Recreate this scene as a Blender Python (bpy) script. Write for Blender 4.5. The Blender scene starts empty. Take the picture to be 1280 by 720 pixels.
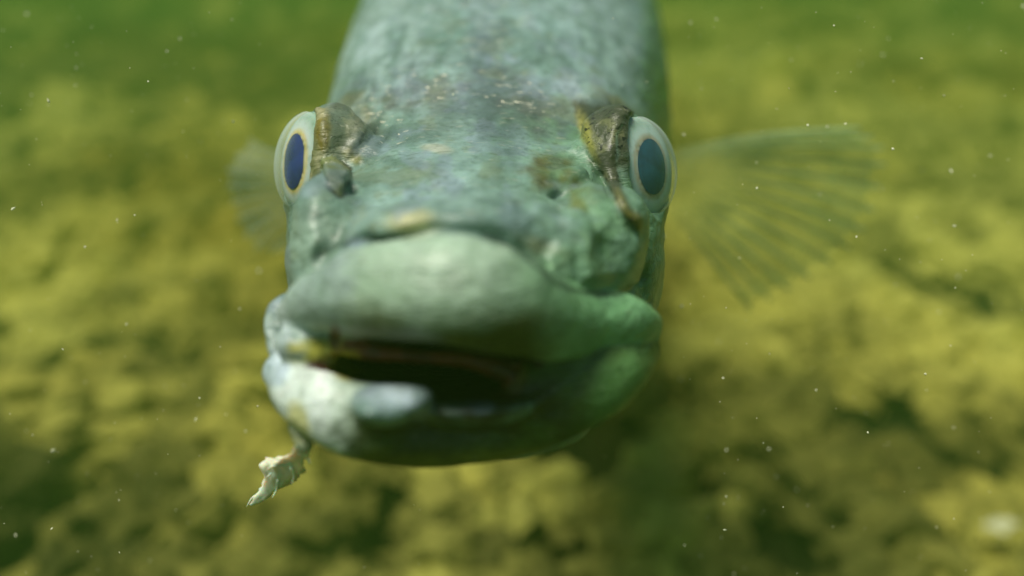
import bpy, math
import numpy as np

# ------------------------------------------------------------------ camera, world, sun, exposure
PITCH = math.radians(20.0)
CAM = np.array([0.0, 0.0, 0.27])            # metres above the lake bed
FPX = 1250.0                                # focal length in pixels of the 1280 px wide photograph
RIGHT = np.array([1.0, 0.0, 0.0])
FWD = np.array([0.0, math.cos(PITCH), -math.sin(PITCH)])
UP = np.array([0.0, math.sin(PITCH), math.cos(PITCH)])

scene = bpy.context.scene
col = scene.collection
cam_data = bpy.data.cameras.new("camera")
cam_data.sensor_width = 36.0
cam_data.lens = FPX / 1280.0 * 36.0
cam_data.clip_start = 0.005
cam_data.clip_end = 200.0
cam_data.dof.use_dof = True
cam_data.dof.focus_distance = 0.146
cam_data.dof.aperture_fstop = 8.2
cam = bpy.data.objects.new("camera", cam_data)
cam.location = CAM
cam.rotation_euler = (math.radians(90) - PITCH, 0, 0)
col.objects.link(cam)
scene.camera = cam

SUN_EL, SUN_AZ = math.radians(68), math.radians(236)    # azimuth clockwise from +Y: behind the camera, left
world = bpy.data.worlds.new("World")
scene.world = world
world.use_nodes = True
wn = world.node_tree
sky = wn.nodes.new("ShaderNodeTexSky")
sky.sky_type = 'NISHITA'
sky.sun_disc = False
sky.sun_elevation = SUN_EL
sky.sun_rotation = SUN_AZ
wn.nodes["Background"].inputs["Strength"].default_value = 0.06
wn.links.new(sky.outputs[0], wn.nodes["Background"].inputs["Color"])

sun_data = bpy.data.lights.new("sun", 'SUN')
sun_data.energy = 4.6
sun_data.angle = math.radians(24)
sun_data.color = (1.0, 0.97, 0.82)
sun = bpy.data.objects.new("sun", sun_data)
sun.rotation_euler = (math.pi / 2 - SUN_EL, 0, math.pi - SUN_AZ)
sun.location = (-1, -1, 2)
col.objects.link(sun)

scene.view_settings.view_transform = 'Standard'
scene.view_settings.look = 'None'
scene.view_settings.exposure = 0.15
scene.view_settings.gamma = 1.0
scene.view_settings.use_curve_mapping = False
scene.render.engine = 'CYCLES'
scene.cycles.use_denoising = True
scene.cycles.volume_bounces = 2
scene.cycles.max_bounces = 8
scene.cycles.transparent_max_bounces = 16

# ------------------------------------------------------------------ helpers
rng = np.random.default_rng(7)
CM = 0.01


def cam2world(q):
    """camera-aligned centimetres (right, depth, up) -> world metres"""
    q = np.asarray(q, dtype=np.float64).reshape(-1, 3)
    return CAM + CM * (q[:, :1] * RIGHT + q[:, 1:2] * FWD + q[:, 2:3] * UP)


def Q(px, py, d):
    """a photograph pixel at a depth in cm -> camera-aligned centimetres"""
    return np.array([(px - 640.0) / FPX * d, d, -(py - 360.0) / FPX * d])


def _hash(ix, iy, iz, seed):
    h = (ix * 374761393 + iy * 668265263 + iz * 2147483647 * 3 + seed * 1274126177) & 0xFFFFFFFF
    h = ((h ^ (h >> 13)) * 1274126177) & 0xFFFFFFFF
    h = ((h ^ (h >> 16)) * 2246822519) & 0xFFFFFFFF
    return ((h ^ (h >> 15)) & 0xFFFFFF).astype(np.float32) / float(0xFFFFFF)


def vnoise(p, seed=0):
    """smooth value noise in 0..1, p is (N,3) or (N,2)"""
    p = np.asarray(p, dtype=np.float32)
    if p.shape[1] == 2:
        p = np.concatenate([p, np.zeros((len(p), 1), np.float32)], 1)
    i = np.floor(p).astype(np.int64)
    f = p - i
    f = f * f * (3 - 2 * f)
    r = 0
    for a in (0, 1):
        wa = f[:, 0] if a else 1 - f[:, 0]
        for b in (0, 1):
            wb = f[:, 1] if b else 1 - f[:, 1]
            for c in (0, 1):
                wc = f[:, 2] if c else 1 - f[:, 2]
                r = r + wa * wb * wc * _hash(i[:, 0] + a, i[:, 1] + b, i[:, 2] + c, seed)
    return r


def fbm(p, octaves=4, seed=0, gain=0.5):
    p = np.asarray(p, dtype=np.float32)
    s, amp, tot = 0, 1.0, 0.0
    for k in range(octaves):
        s = s + amp * vnoise(p * (2.03 ** k) + 17.3 * k, seed + k)
        tot += amp
        amp *= gain
    return s / tot


ORIG = {}


def make_mesh(name, verts, faces, smooth=True, colors=None):
    """verts (N,3) array, faces (M,3|4) array -> mesh datablock"""
    me = bpy.data.meshes.new(name)
    verts = np.asarray(verts, np.float32)
    faces = np.asarray(faces, np.int32)
    n = faces.shape[1]
    me.vertices.add(len(verts))
    me.vertices.foreach_set("co", verts.ravel())
    me.loops.add(faces.size)
    me.loops.foreach_set("vertex_index", faces.ravel())
    me.polygons.add(len(faces))
    me.polygons.foreach_set("loop_start", np.arange(0, faces.size, n, dtype=np.int32))
    me.polygons.foreach_set("loop_total", np.full(len(faces), n, np.int32))
    if colors:
        for cname, c in colors.items():
            c = np.asarray(c, np.float32)
            if c.ndim == 1:
                c = np.stack([c, c, c], 1)
            c4 = np.concatenate([c, np.ones((len(c), 1), np.float32)], 1)
            at = me.color_attributes.new(cname, 'FLOAT_COLOR', 'POINT')
            at.data.foreach_set("color", c4.ravel())
    me.polygons.foreach_set("use_smooth", np.full(len(faces), smooth, bool))
    me.update()
    me.validate()
    return me


def build(name, verts, faces, mat, parent=None, smooth=True, colors=None, origin=None):
    """link world-space geometry as ONE mesh object whose origin sits on itself"""
    verts = np.asarray(verts, np.float64)
    o_w = verts.mean(0) if origin is None else np.asarray(origin, float)
    me = make_mesh(name, verts - o_w, faces, smooth, colors)
    me.materials.append(mat)
    ob = bpy.data.objects.new(name, me)
    col.objects.link(ob)
    place(ob, o_w, parent)
    return ob


def place(ob, o_w, parent):
    ORIG[ob.name] = np.asarray(o_w, float)
    if parent is not None:
        ob.parent = parent
        ob.location = o_w - ORIG[parent.name]
    else:
        ob.location = o_w


def tag(ob, label=None, category=None, group=None, kind=None):
    for k, v in (("label", label), ("category", category), ("group", group), ("kind", kind)):
        if v:
            ob[k] = v


def catmull(pts, n):
    """resample control points with a Catmull-Rom spline to n points"""
    pts = np.asarray(pts, float)
    P = np.vstack([2 * pts[0] - pts[1], pts, 2 * pts[-1] - pts[-2]])
    t = np.linspace(0, len(pts) - 1 - 1e-6, n)
    i = t.astype(int)
    f = (t - i)[:, None]
    p0, p1, p2, p3 = P[i], P[i + 1], P[i + 2], P[i + 3]
    return 0.5 * (2 * p1 + (p2 - p0) * f + (2 * p0 - 5 * p1 + 4 * p2 - p3) * f ** 2 + (3 * p1 - p0 - 3 * p2 + p3) * f ** 3)


def tube(path, radii, seg=6):
    path = np.asarray(path, float)
    radii = np.broadcast_to(np.asarray(radii, float), (len(path),))
    T = np.gradient(path, axis=0)
    T /= np.linalg.norm(T, axis=1)[:, None] + 1e-12
    ref = np.array([0.13, 0.2, 0.97])
    vs = []
    for p, t, r in zip(path, T, radii):
        a = np.cross(t, ref)
        a /= np.linalg.norm(a) + 1e-12
        b = np.cross(t, a)
        for k in range(seg):
            w = 2 * math.pi * k / seg
            vs.append(p + r * (math.cos(w) * a + math.sin(w) * b))
    fs = []
    for i in range(len(path) - 1):
        for k in range(seg):
            k2 = (k + 1) % seg
            fs.append((i * seg + k, i * seg + k2, (i + 1) * seg + k2, (i + 1) * seg + k))
    n = len(vs)
    vs.append(path[0]); vs.append(path[-1])
    for k in range(seg):
        k2 = (k + 1) % seg
        fs.append((n, k2, k, k))
        b = (len(path) - 1) * seg
        fs.append((n + 1, b + k, b + k2, b + k2))
    return np.array(vs), np.array(fs)


# ------------------------------------------------------------------ materials
def new_mat(name):
    m = bpy.data.materials.new(name)
    m.use_nodes = True
    nt = m.node_tree
    return m, nt, nt.nodes["Principled BSDF"]


def node(nt, kind, **kw):
    n = nt.nodes.new(kind)
    for k, v in kw.items():
        if k in n.inputs:
            n.inputs[k].default_value = v
        else:
            setattr(n, k, v)
    return n


def mix_rgb(nt, a, b, fac, blend='MIX'):
    n = nt.nodes.new("ShaderNodeMix")
    n.data_type = 'RGBA'
    n.blend_type = blend
    for sock, v in ((n.inputs[0], fac), (n.inputs[6], a), (n.inputs[7], b)):
        if hasattr(v, "links"):
            nt.links.new(v, sock)
        elif isinstance(v, tuple):
            sock.default_value = (*v, 1.0)
        else:
            sock.default_value = v
    return n.outputs[2]


def ramp(nt, fac, p0, p1, v0=0.0, v1=1.0):
    n = nt.nodes.new("ShaderNodeMapRange")
    n.interpolation_type = 'SMOOTHSTEP'
    n.inputs[1].default_value = p0
    n.inputs[2].default_value = p1
    n.inputs[3].default_value = v0
    n.inputs[4].default_value = v1
    nt.links.new(fac, n.inputs[0])
    return n.outputs[0]


def noise_tex(nt, scale, detail=4.0, rough=0.55, vec=None, dist=0.0):
    n = nt.nodes.new("ShaderNodeTexNoise")
    n.inputs["Scale"].default_value = scale
    n.inputs["Detail"].default_value = detail
    n.inputs["Roughness"].default_value = rough
    n.inputs["Distortion"].default_value = dist
    if vec is not None:
        nt.links.new(vec, n.inputs["Vector"])
    return n.outputs["Fac"]


def obj_coord(nt, scale=(1, 1, 1)):
    tc = nt.nodes.new("ShaderNodeTexCoord")
    mp = nt.nodes.new("ShaderNodeMapping")
    mp.inputs["Scale"].default_value = scale
    nt.links.new(tc.outputs["Object"], mp.inputs["Vector"])
    return mp.outputs["Vector"]


def attr(nt, name):
    n = nt.nodes.new("ShaderNodeAttribute")
    n.attribute_name = name
    return n.outputs["Color"]


def add_bump(nt, bsdf, height, strength, dist):
    b = nt.nodes.new("ShaderNodeBump")
    b.inputs["Strength"].default_value = strength
    b.inputs["Distance"].default_value = dist
    nt.links.new(height, b.inputs["Height"])
    nt.links.new(b.outputs[0], bsdf.inputs["Normal"])


# fish skin: own colours and painted light from the mesh, broken up by blotches, pores and wrinkles
SKIN, nt, bs = new_mat("fish_skin")
base = attr(nt, "pigment")
fine = attr(nt, "fine_detail")
oc = obj_coord(nt)
os_ = obj_coord(nt, (1.0, 0.22, 0.6))
blotch = noise_tex(nt, 95, 5, 0.62, os_, 0.6)
c1 = mix_rgb(nt, base, (0.62, 0.68, 0.60), ramp(nt, blotch, 0.35, 0.68), 'MULTIPLY')
pores = noise_tex(nt, 900, 3, 0.6, oc)
c2 = mix_rgb(nt, c1, (0.72, 0.74, 0.70), ramp(nt, pores, 0.52, 0.66), 'MULTIPLY')
glint = noise_tex(nt, 1300, 1.5, 0.5, obj_coord(nt, (0.38, 1.0, 1.7)), 0.5)
mg = nt.nodes.new("ShaderNodeMath"); mg.operation = 'MULTIPLY'
nt.links.new(ramp(nt, glint, 0.66, 0.71), mg.inputs[0]); nt.links.new(fine, mg.inputs[1])
c3 = mix_rgb(nt, c2, (0.85, 0.80, 0.62), mg.outputs[0])  # wrinkle glints painted as pale specks in the base colour
dark = noise_tex(nt, 1300, 1.5, 0.5, obj_coord(nt, (1.0, 1.2, 1.0)))
md = nt.nodes.new("ShaderNodeMath"); md.operation = 'MULTIPLY'
nt.links.new(ramp(nt, dark, 0.60, 0.68), md.inputs[0]); nt.links.new(attr(nt, "spots"), md.inputs[1])
c4 = mix_rgb(nt, c3, (0.012, 0.012, 0.008), md.outputs[0])
vo = nt.nodes.new("ShaderNodeTexVoronoi")
vo.inputs["Scale"].default_value = 330
nt.links.new(obj_coord(nt, (1.0, 0.55, 1.0)), vo.inputs["Vector"])
ms = nt.nodes.new("ShaderNodeMath"); ms.operation = 'MULTIPLY'
nt.links.new(ramp(nt, vo.outputs["Distance"], 0.35, 0.75), ms.inputs[0]); nt.links.new(attr(nt, "scales"), ms.inputs[1])
c5 = mix_rgb(nt, c4, (0.70, 0.74, 0.70), ms.outputs[0], 'MULTIPLY')
nt.links.new(c5, bs.inputs["Base Color"])
bs.inputs["Roughness"].default_value = 0.42
bs.inputs["Specular IOR Level"].default_value = 0.42
bs.inputs["Coat Weight"].default_value = 0.13
bs.inputs["Coat Roughness"].default_value = 0.22
bs.inputs["Subsurface Weight"].default_value = 0.18
bs.inputs["Subsurface Radius"].default_value = (0.9, 1.0, 0.6)
bs.inputs["Subsurface Scale"].default_value = 0.0012
wr = noise_tex(nt, 420, 4, 0.6, obj_coord(nt, (0.5, 1.0, 1.4)), 0.8)
add_bump(nt, bs, wr, 0.55, 0.0010)


def plain(name, color, rough=0.5, var=0.25, scale=200, spec=0.4, sss=0.0):
    m, nt, bs = new_mat(name)
    f = noise_tex(nt, scale, 4, 0.6, obj_coord(nt))
    d = tuple(c * (1 - var) for c in color)
    l = tuple(min(1, c * (1 + var)) for c in color)
    nt.links.new(mix_rgb(nt, d, l, ramp(nt, f, 0.3, 0.7)), bs.inputs["Base Color"])
    bs.inputs["Roughness"].default_value = rough
    bs.inputs["Specular IOR Level"].default_value = spec
    if sss:
        bs.inputs["Subsurface Weight"].default_value = sss
        bs.inputs["Subsurface Scale"].default_value = 0.001
    return m


def fin_material(name, color, alpha, var=0.3):
    """thin wet membrane: part translucent, part clear"""
    m, nt, bs = new_mat(name)
    out = nt.nodes["Material Output"]
    tr = nt.nodes.new("ShaderNodeBsdfTransparent")
    tl = nt.nodes.new("ShaderNodeBsdfTranslucent")
    f = noise_tex(nt, 160, 4, 0.6, obj_coord(nt))
    cc = mix_rgb(nt, tuple(c * (1 - var) for c in color), color, ramp(nt, f, 0.3, 0.7))
    nt.links.new(cc, bs.inputs["Base Color"]); nt.links.new(cc, tl.inputs["Color"])
    bs.inputs["Roughness"].default_value = 0.5
    m1 = nt.nodes.new("ShaderNodeMixShader"); m1.inputs[0].default_value = 0.45
    nt.links.new(bs.outputs[0], m1.inputs[1]); nt.links.new(tl.outputs[0], m1.inputs[2])
    m2 = nt.nodes.new("ShaderNodeMixShader")
    am = nt.nodes.new("ShaderNodeMath"); am.operation = 'MULTIPLY'
    nt.links.new(attr(nt, "opacity"), am.inputs[0]); am.inputs[1].default_value = alpha
    nt.links.new(am.outputs[0], m2.inputs[0])
    nt.links.new(tr.outputs[0], m2.inputs[1]); nt.links.new(m1.outputs[0], m2.inputs[2])
    nt.links.new(m2.outputs[0], out.inputs["Surface"])
    return m


FIN_MEMBRANE = fin_material("fin_membrane", (0.56, 0.76, 0.31), 0.46)
FIN_RAY = fin_material("fin_ray", (0.72, 0.92, 0.54), 0.62)
FIN_PALE = fin_material("pale_fin_membrane", (0.62, 0.74, 0.58), 0.4)
FLESH = plain("torn_flesh", (0.86, 0.86, 0.66), 0.55, 0.2, 300, 0.3, 0.6)

# ------------------------------------------------------------------ the lake bed
def pix_on_bed(px, py):
    r = (px - 640.0) / FPX * RIGHT + FWD - (py - 360.0) / FPX * UP
    return CAM[:2] + r[:2] * (CAM[2] / -r[2])


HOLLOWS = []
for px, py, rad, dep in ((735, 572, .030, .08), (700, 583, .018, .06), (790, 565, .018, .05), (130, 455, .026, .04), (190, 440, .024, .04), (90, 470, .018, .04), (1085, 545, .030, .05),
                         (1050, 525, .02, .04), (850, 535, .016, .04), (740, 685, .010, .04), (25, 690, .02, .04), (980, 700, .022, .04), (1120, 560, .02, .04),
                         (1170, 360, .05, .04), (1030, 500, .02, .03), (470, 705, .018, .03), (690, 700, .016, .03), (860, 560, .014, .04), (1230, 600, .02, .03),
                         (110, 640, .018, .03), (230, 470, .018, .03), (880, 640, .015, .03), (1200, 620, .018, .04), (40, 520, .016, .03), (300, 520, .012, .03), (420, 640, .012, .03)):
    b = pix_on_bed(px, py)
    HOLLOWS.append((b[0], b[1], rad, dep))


def hollow(xy):
    h = np.zeros(len(xy), np.float32)
    w = (fbm(xy * 30, 3, 91) - 0.5) * 0.9
    for hx, hy, rad, dep in HOLLOWS:
        r2 = ((xy[:, 0] - hx) ** 2 + ((xy[:, 1] - hy) * 0.62) ** 2) / rad ** 2
        h = np.maximum(h, dep * np.exp(-np.clip(r2 * (1 + w), 0, 40) ** 1.5))
    return h


def bed_height(xy):
    xy = np.asarray(xy, np.float32)
    h = (fbm(xy * 4.2, 3, 11) - 0.5) * 0.06 + (fbm(xy * 27, 4, 23) - 0.5) * 0.034
    h -= hollow(xy)
    far = np.clip((np.hypot(xy[:, 0], xy[:, 1]) - 3) / 8, 0, 1)
    return h * (1 - far) + far * ((fbm(xy * 0.8, 3, 5) - 0.5) * 0.12)


ys = np.concatenate([[-40, -20, -8, -3, -1.2, -0.5, -0.1, 0.1], np.linspace(0.25, 1.6, 190), 1.6 * np.exp(np.linspace(0.012, 3.3, 120))])
xs_half = np.concatenate([np.linspace(0, 1.0, 110), 1.0 * np.exp(np.linspace(0.02, 3.75, 75))])
xs = np.concatenate([-xs_half[:0:-1], xs_half])
gx, gy = np.meshgrid(xs, ys)
xy = np.stack([gx.ravel(), gy.ravel()], 1)
z = bed_height(xy)
V = np.concatenate([xy, z[:, None]], 1)
nx_, ny_ = len(xs), len(ys)
ii = (np.arange(ny_ - 1)[:, None] * nx_ + np.arange(nx_ - 1)[None]).ravel()
F = np.stack([ii, ii + 1, ii + nx_ + 1, ii + nx_], 1)
MUD, nt, bs = new_mat("lake_mud")
oc = obj_coord(nt)
f1 = noise_tex(nt, 22, 6, 0.6, oc)
f2 = noise_tex(nt, 3.2, 5, 0.6, oc)
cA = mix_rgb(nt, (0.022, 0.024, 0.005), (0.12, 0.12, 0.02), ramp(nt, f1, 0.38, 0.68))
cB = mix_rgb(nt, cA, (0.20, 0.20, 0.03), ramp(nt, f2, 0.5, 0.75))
nt.links.new(mix_rgb(nt, cB, (0.010, 0.012, 0.004), attr(nt, "silt")), bs.inputs["Base Color"])  # near-black in the hollows is their shade, painted into the mud
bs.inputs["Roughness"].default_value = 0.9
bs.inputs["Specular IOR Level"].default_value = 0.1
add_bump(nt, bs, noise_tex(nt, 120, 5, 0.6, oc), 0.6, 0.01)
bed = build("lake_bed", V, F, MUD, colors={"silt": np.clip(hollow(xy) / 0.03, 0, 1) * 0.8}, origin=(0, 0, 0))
tag(bed, "dark olive muddy lake bed under the algae", kind="structure")

# algae mat: thousands of small lumpy tufts lying over the mud, thin or absent in the hollows
def ico(sub):
    t = (1 + 5 ** 0.5) / 2
    v = [(-1, t, 0), (1, t, 0), (-1, -t, 0), (1, -t, 0), (0, -1, t), (0, 1, t), (0, -1, -t), (0, 1, -t), (t, 0, -1), (t, 0, 1), (-t, 0, -1), (-t, 0, 1)]
    f = [(0, 11, 5), (0, 5, 1), (0, 1, 7), (0, 7, 10), (0, 10, 11), (1, 5, 9), (5, 11, 4), (11, 10, 2), (10, 7, 6), (7, 1, 8), (3, 9, 4), (3, 4, 2), (3, 2, 6), (3, 6, 8), (3, 8, 9), (4, 9, 5), (2, 4, 11), (6, 2, 10), (8, 6, 7), (9, 8, 1)]
    v = [np.array(p) / np.linalg.norm(p) for p in v]
    for _ in range(sub):
        cache, nf = {}, []
        def mid(a, b):
            k = (min(a, b), max(a, b))
            if k not in cache:
                m = v[a] + v[b]
                v.append(m / np.linalg.norm(m)); cache[k] = len(v) - 1
            return cache[k]
        for a, b, c in f:
            ab, bc, ca = mid(a, b), mid(b, c), mid(c, a)
            nf += [(a, ab, ca), (b, bc, ab), (c, ca, bc), (ab, bc, ca)]
        f = nf
    return np.array(v), np.array(f)


iv, if_ = ico(0)
def scatter(n, x0, x1, y0, y1, s0, s1, grow):
    y = y0 * (y1 / y0) ** rng.random(n)
    x = (rng.random(n) * 2 - 1) * (x1 + (y - y0) * 0.62)
    xy = np.stack([x, y], 1)
    dens = fbm(xy * 19, 3, 41)
    keep = (rng.random(n) < np.clip((dens - 0.30) * 7, 0.3, 1)) & (hollow(xy) < 0.012 + 0.01 * rng.random(n))
    xy = xy[keep]
    s = (s0 + (s1 - s0) * rng.random(len(xy)) ** 3.0) * (1 + grow * (xy[:, 1] - y0))
    return xy, s
parts = [scatter(105000, 0.2, 0.48, 0.30, 2.0, 0.0022, 0.011, 1.2), scatter(14000, 0.2, 0.8, 1.4, 6.5, 0.012, 0.045, 0.25)]
cxy = np.concatenate([p[0] for p in parts]); cs = np.concatenate([p[1] for p in parts])
cz = bed_height(cxy)
n = len(cxy)
ang = rng.random(n) * 6.283
sc = np.stack([0.8 + 0.8 * rng.random(n), 0.8 + 0.5 * rng.random(n), 0.45 + 0.6 * rng.random(n)], 1) * cs[:, None]
jit = 1 + 1.0 * (rng.random((n, len(iv))) - 0.5)
vv = iv[None] * jit[:, :, None] * sc[:, None, :]
ca, sa = np.cos(ang)[:, None], np.sin(ang)[:, None]
vx = vv[:, :, 0] * ca - vv[:, :, 1] * sa
vy = vv[:, :, 0] * sa + vv[:, :, 1] * ca
V = np.stack([vx + cxy[:, None, 0], vy + cxy[:, None, 1], vv[:, :, 2] + cz[:, None] + (cs * (0.1 + 0.7 * rng.random(n)) + 0.010 * rng.random(n) ** 2)[:, None]], 2).reshape(-1, 3)
F = (if_[None] + (np.arange(n) * len(iv))[:, None, None]).reshape(-1, 3)
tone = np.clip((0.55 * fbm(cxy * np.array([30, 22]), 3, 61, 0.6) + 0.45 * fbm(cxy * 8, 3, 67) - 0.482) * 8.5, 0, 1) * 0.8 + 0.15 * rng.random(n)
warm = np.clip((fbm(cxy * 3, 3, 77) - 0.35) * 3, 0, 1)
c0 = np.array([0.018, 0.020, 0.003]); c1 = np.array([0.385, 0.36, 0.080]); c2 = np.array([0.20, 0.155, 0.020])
for bpx, bpy_, rad, amt in ((60, 610, .07, -.5), (1085, 560, .05, -.5), (960, 700, .04, -.4), (880, 640, .035, .5), (640, 625, .04, .5), (780, 650, .03, .45), (200, 705, .05, -.35), (140, 455, .07, -.4), (600, 700, .05, -.4), (150, 335, .22, .8), (40, 380, .12, .3), (330, 345, .12, .3), (900, 430, .10, .35), (1130, 420, .10, .3), (960, 110, 1.0, .9), (1255, 700, .014, 1.0), (270, 660, .05, .25)):  # the widest pale patch paints in the bright haze at upper right
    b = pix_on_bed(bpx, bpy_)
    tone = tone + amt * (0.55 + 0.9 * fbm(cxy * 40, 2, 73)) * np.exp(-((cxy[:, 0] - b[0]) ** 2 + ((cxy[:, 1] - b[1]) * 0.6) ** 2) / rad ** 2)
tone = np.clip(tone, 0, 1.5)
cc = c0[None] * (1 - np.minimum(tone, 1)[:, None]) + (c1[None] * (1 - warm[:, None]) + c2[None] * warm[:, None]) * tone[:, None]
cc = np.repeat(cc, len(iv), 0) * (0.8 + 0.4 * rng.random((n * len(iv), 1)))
ALGAE, nt, bs = new_mat("algae")
nt.links.new(mix_rgb(nt, attr(nt, "pigment"), (0.45, 0.5, 0.4), ramp(nt, noise_tex(nt, 180, 4, 0.6, obj_coord(nt)), 0.45, 0.7), 'MULTIPLY'), bs.inputs["Base Color"])
bs.inputs["Roughness"].default_value = 0.85
bs.inputs["Specular IOR Level"].default_value = 0.15
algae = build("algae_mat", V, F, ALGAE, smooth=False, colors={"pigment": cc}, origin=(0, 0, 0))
tag(algae, "yellow green algae tufts covering the lake bed", "algae", kind="stuff")

sv, sf = ico(3)
b = pix_on_bed(1252, 700)
for _ in range(6):
    b = CAM[:2] + (pix_on_bed(1252, 700) - CAM[:2]) * (CAM[2] - bed_height(b[None])[0] - 0.012) / CAM[2]
sv = sv * (0.85 + 0.5 * fbm(sv * 1.6 + 5, 3, 301)[:, None]) * np.array([0.010, 0.008, 0.005])
sv = sv + np.array([b[0], b[1], bed_height(b[None])[0] + 0.0135])
STONE = plain("pale_stone", (0.60, 0.60, 0.38), 0.8, 0.4, 160, 0.2)
stone = build("stone", sv, sf, STONE)
tag(stone, "small pale stone on the lake bed in the bottom right corner", "stone")

# ------------------------------------------------------------------ the fish: one body sculpted as a distance field
def smin(a, b, k):
    h = np.maximum(k - np.abs(a - b), 0) / k
    return np.minimum(a, b) - h * h * k * 0.25


def smax(a, b, k):
    return -smin(-a, -b, k)


def rot_basis(n):
    n = np.asarray(n, float); n = n / np.linalg.norm(n)
    u = np.cross(n, [0, 0, 1.0]); u /= np.linalg.norm(u)
    v = np.cross(u, n)
    return u, v, n


def ell(P, px, py, d, rx, ry, rd, tilt=0.0):
    """ellipsoid: centre in pixels at depth d, radii rx, ry in pixels, rd in cm; tilt turns it in the picture plane (deg)"""
    c = Q(px, py, d).astype(np.float32)
    s = d / FPX
    m_ = max(rx, ry) * s
    out, near = cull(P, c - (m_, rd, m_), c + (m_, rd, m_))
    if not near.any():
        return out
    q = P[near] - c
    x, z = q[:, 0], q[:, 2]
    if tilt:
        a = math.radians(tilt)
        x, z = x * math.cos(a) + z * math.sin(a), -x * math.sin(a) + z * math.cos(a)
    R = (rx * s, rd, ry * s)
    a, b, c_ = x / R[0], q[:, 1] / R[1], z / R[2]
    k0 = np.sqrt(a * a + b * b + c_ * c_)
    k1 = np.sqrt((a / R[0]) ** 2 + (b / R[1]) ** 2 + (c_ / R[2]) ** 2) + 1e-6
    out[near] = k0 * (k0 - 1) / k1
    return out


def cull(P, lo, hi, margin=0.9):
    """distance to a box; only points within the margin need the exact shape"""
    lo = np.asarray(lo, np.float32); hi = np.asarray(hi, np.float32)
    q = np.maximum(np.maximum(lo - P, P - hi), 0)
    out = np.maximum(q[:, 0], np.maximum(q[:, 1], q[:, 2]))
    near = out < margin
    return out, near


def chain(P, pts, flat=1.0, n=None):
    """tube through (px, py, d, r px); flat < 1 squashes it along the depth"""
    pts = catmull(np.array(pts, float), n or (len(pts) * 5))
    C = np.array([Q(p[0], p[1], p[2]) for p in pts], np.float32)
    r = (pts[:, 3] * pts[:, 2] / FPX).astype(np.float32)
    S = np.array([1, 1 / flat, 1], np.float32)
    rm = r.max()
    out, near = cull(P, C.min(0) - rm, C.max(0) + rm)
    if not near.any():
        return out
    C = C * S
    PP = P[near] * S
    best = None
    for i in range(len(C) - 1):
        ab = C[i + 1] - C[i]
        h = np.clip(((PP - C[i]) @ ab) / (ab @ ab + 1e-9), 0, 1)
        dd = np.sqrt(((PP - C[i] - h[:, None] * ab) ** 2).sum(1)) - (r[i] + (r[i + 1] - r[i]) * h)
        best = dd if best is None else np.minimum(best, dd)
    out[near] = best * (1.0 if flat >= 1 else flat ** 0.5)
    return out


# cross-sections of skull and trunk: depth cm, centre px, half width px, centre py, up px, down px
SEC = np.array([
    (11.0, 578, 118, 410, 92, 110),
    (11.6, 579, 160, 405, 112, 130),
    (12.4, 580, 196, 395, 148, 140),
    (13.4, 583, 212, 375, 168, 150),
    (15.0, 588, 216, 345, 178, 175),
    (16.6, 592, 218, 298, 180, 205),
    (18.0, 598, 216, 262, 188, 220),
    (20.0, 608, 210, 220, 192, 240),
    (24.0, 628, 211, 160, 222, 270),
    (30.0, 637, 196, 100, 215, 240),
    (40.0, 648, 138, 45, 165, 185),
    (55.0, 657, 78, 5, 95, 100),
    (68.0, 660, 36, -15, 48, 50),
    (76.0, 662, 17, -25, 33, 33),
    (80.0, 663, 9, -28, 34, 34)], float)


def trunk(P):
    d = P[:, 1]
    t = np.log(np.clip(d, SEC[0, 0], SEC[-1, 0]))
    S = [np.interp(t, np.log(SEC[:, 0]), SEC[:, k]) for k in range(1, 6)]
    s = np.clip(d, SEC[0, 0], SEC[-1, 0]) / FPX
    cx = (S[0] - 640) * s; cz = -(S[2] - 360) * s
    hw = S[1] * s
    dz = P[:, 2] - cz
    hh = np.where(dz > 0, S[3], S[4]) * s
    a = np.abs(P[:, 0] - cx) / hw
    b = np.abs(dz) / hh
    e = np.where(dz > 0, np.interp(d, [12, 15, 20], [2.1, 2.35, 2.45]), 2.3)
    rho = (a ** e + b ** e + 1e-9) ** (1 / e)
    f = (rho - 1) * np.minimum(hw, hh) * 0.85
    cap0 = SEC[0, 0] - d
    cap1 = d - SEC[-1, 0]
    return smax(smax(f, cap0, 0.5), cap1, 0.4).astype(np.float32)


EYES = {  # centre px, py, depth, facing (right, depth, up)
    "left": ((385, 204, 15.3), (-0.79, -0.61, 0.05)),
    "right": ((799, 211, 15.15), (0.73, -0.68, 0.06))}
EYE_R, EYE_T = 0.785, 0.26


def eye_ell(P, side, grow=0.0):
    c, n = EYES[side]
    u, v, n = rot_basis(n)
    q = P - Q(*c).astype(np.float32)
    a, b, c_ = (q @ u.astype(np.float32)) / (EYE_R + grow), (q @ v.astype(np.float32)) / (EYE_R + grow), (q @ n.astype(np.float32)) / (EYE_T + grow)
    k0 = np.sqrt(a * a + b * b + c_ * c_)
    return (k0 - 1) * (EYE_T + grow)


def eye_front(P, side, size=0.97):
    """clear space in front of the eye"""
    c, n = EYES[side]
    u, v, n = rot_basis(n)
    q = P - (Q(*c) + 0.40 * n).astype(np.float32)
    R = (EYE_R * size, EYE_R * size, 0.55)
    a, b, c_ = (q @ u.astype(np.float32)) / R[0], (q @ v.astype(np.float32)) / R[1], (q @ n.astype(np.float32)) / R[2]
    k0 = np.sqrt(a * a + b * b + c_ * c_)
    k1 = np.sqrt((a / R[0]) ** 2 + (b / R[1]) ** 2 + (c_ / R[2]) ** 2) + 1e-6
    return (k0 * (k0 - 1) / k1).astype(np.float32)


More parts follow.
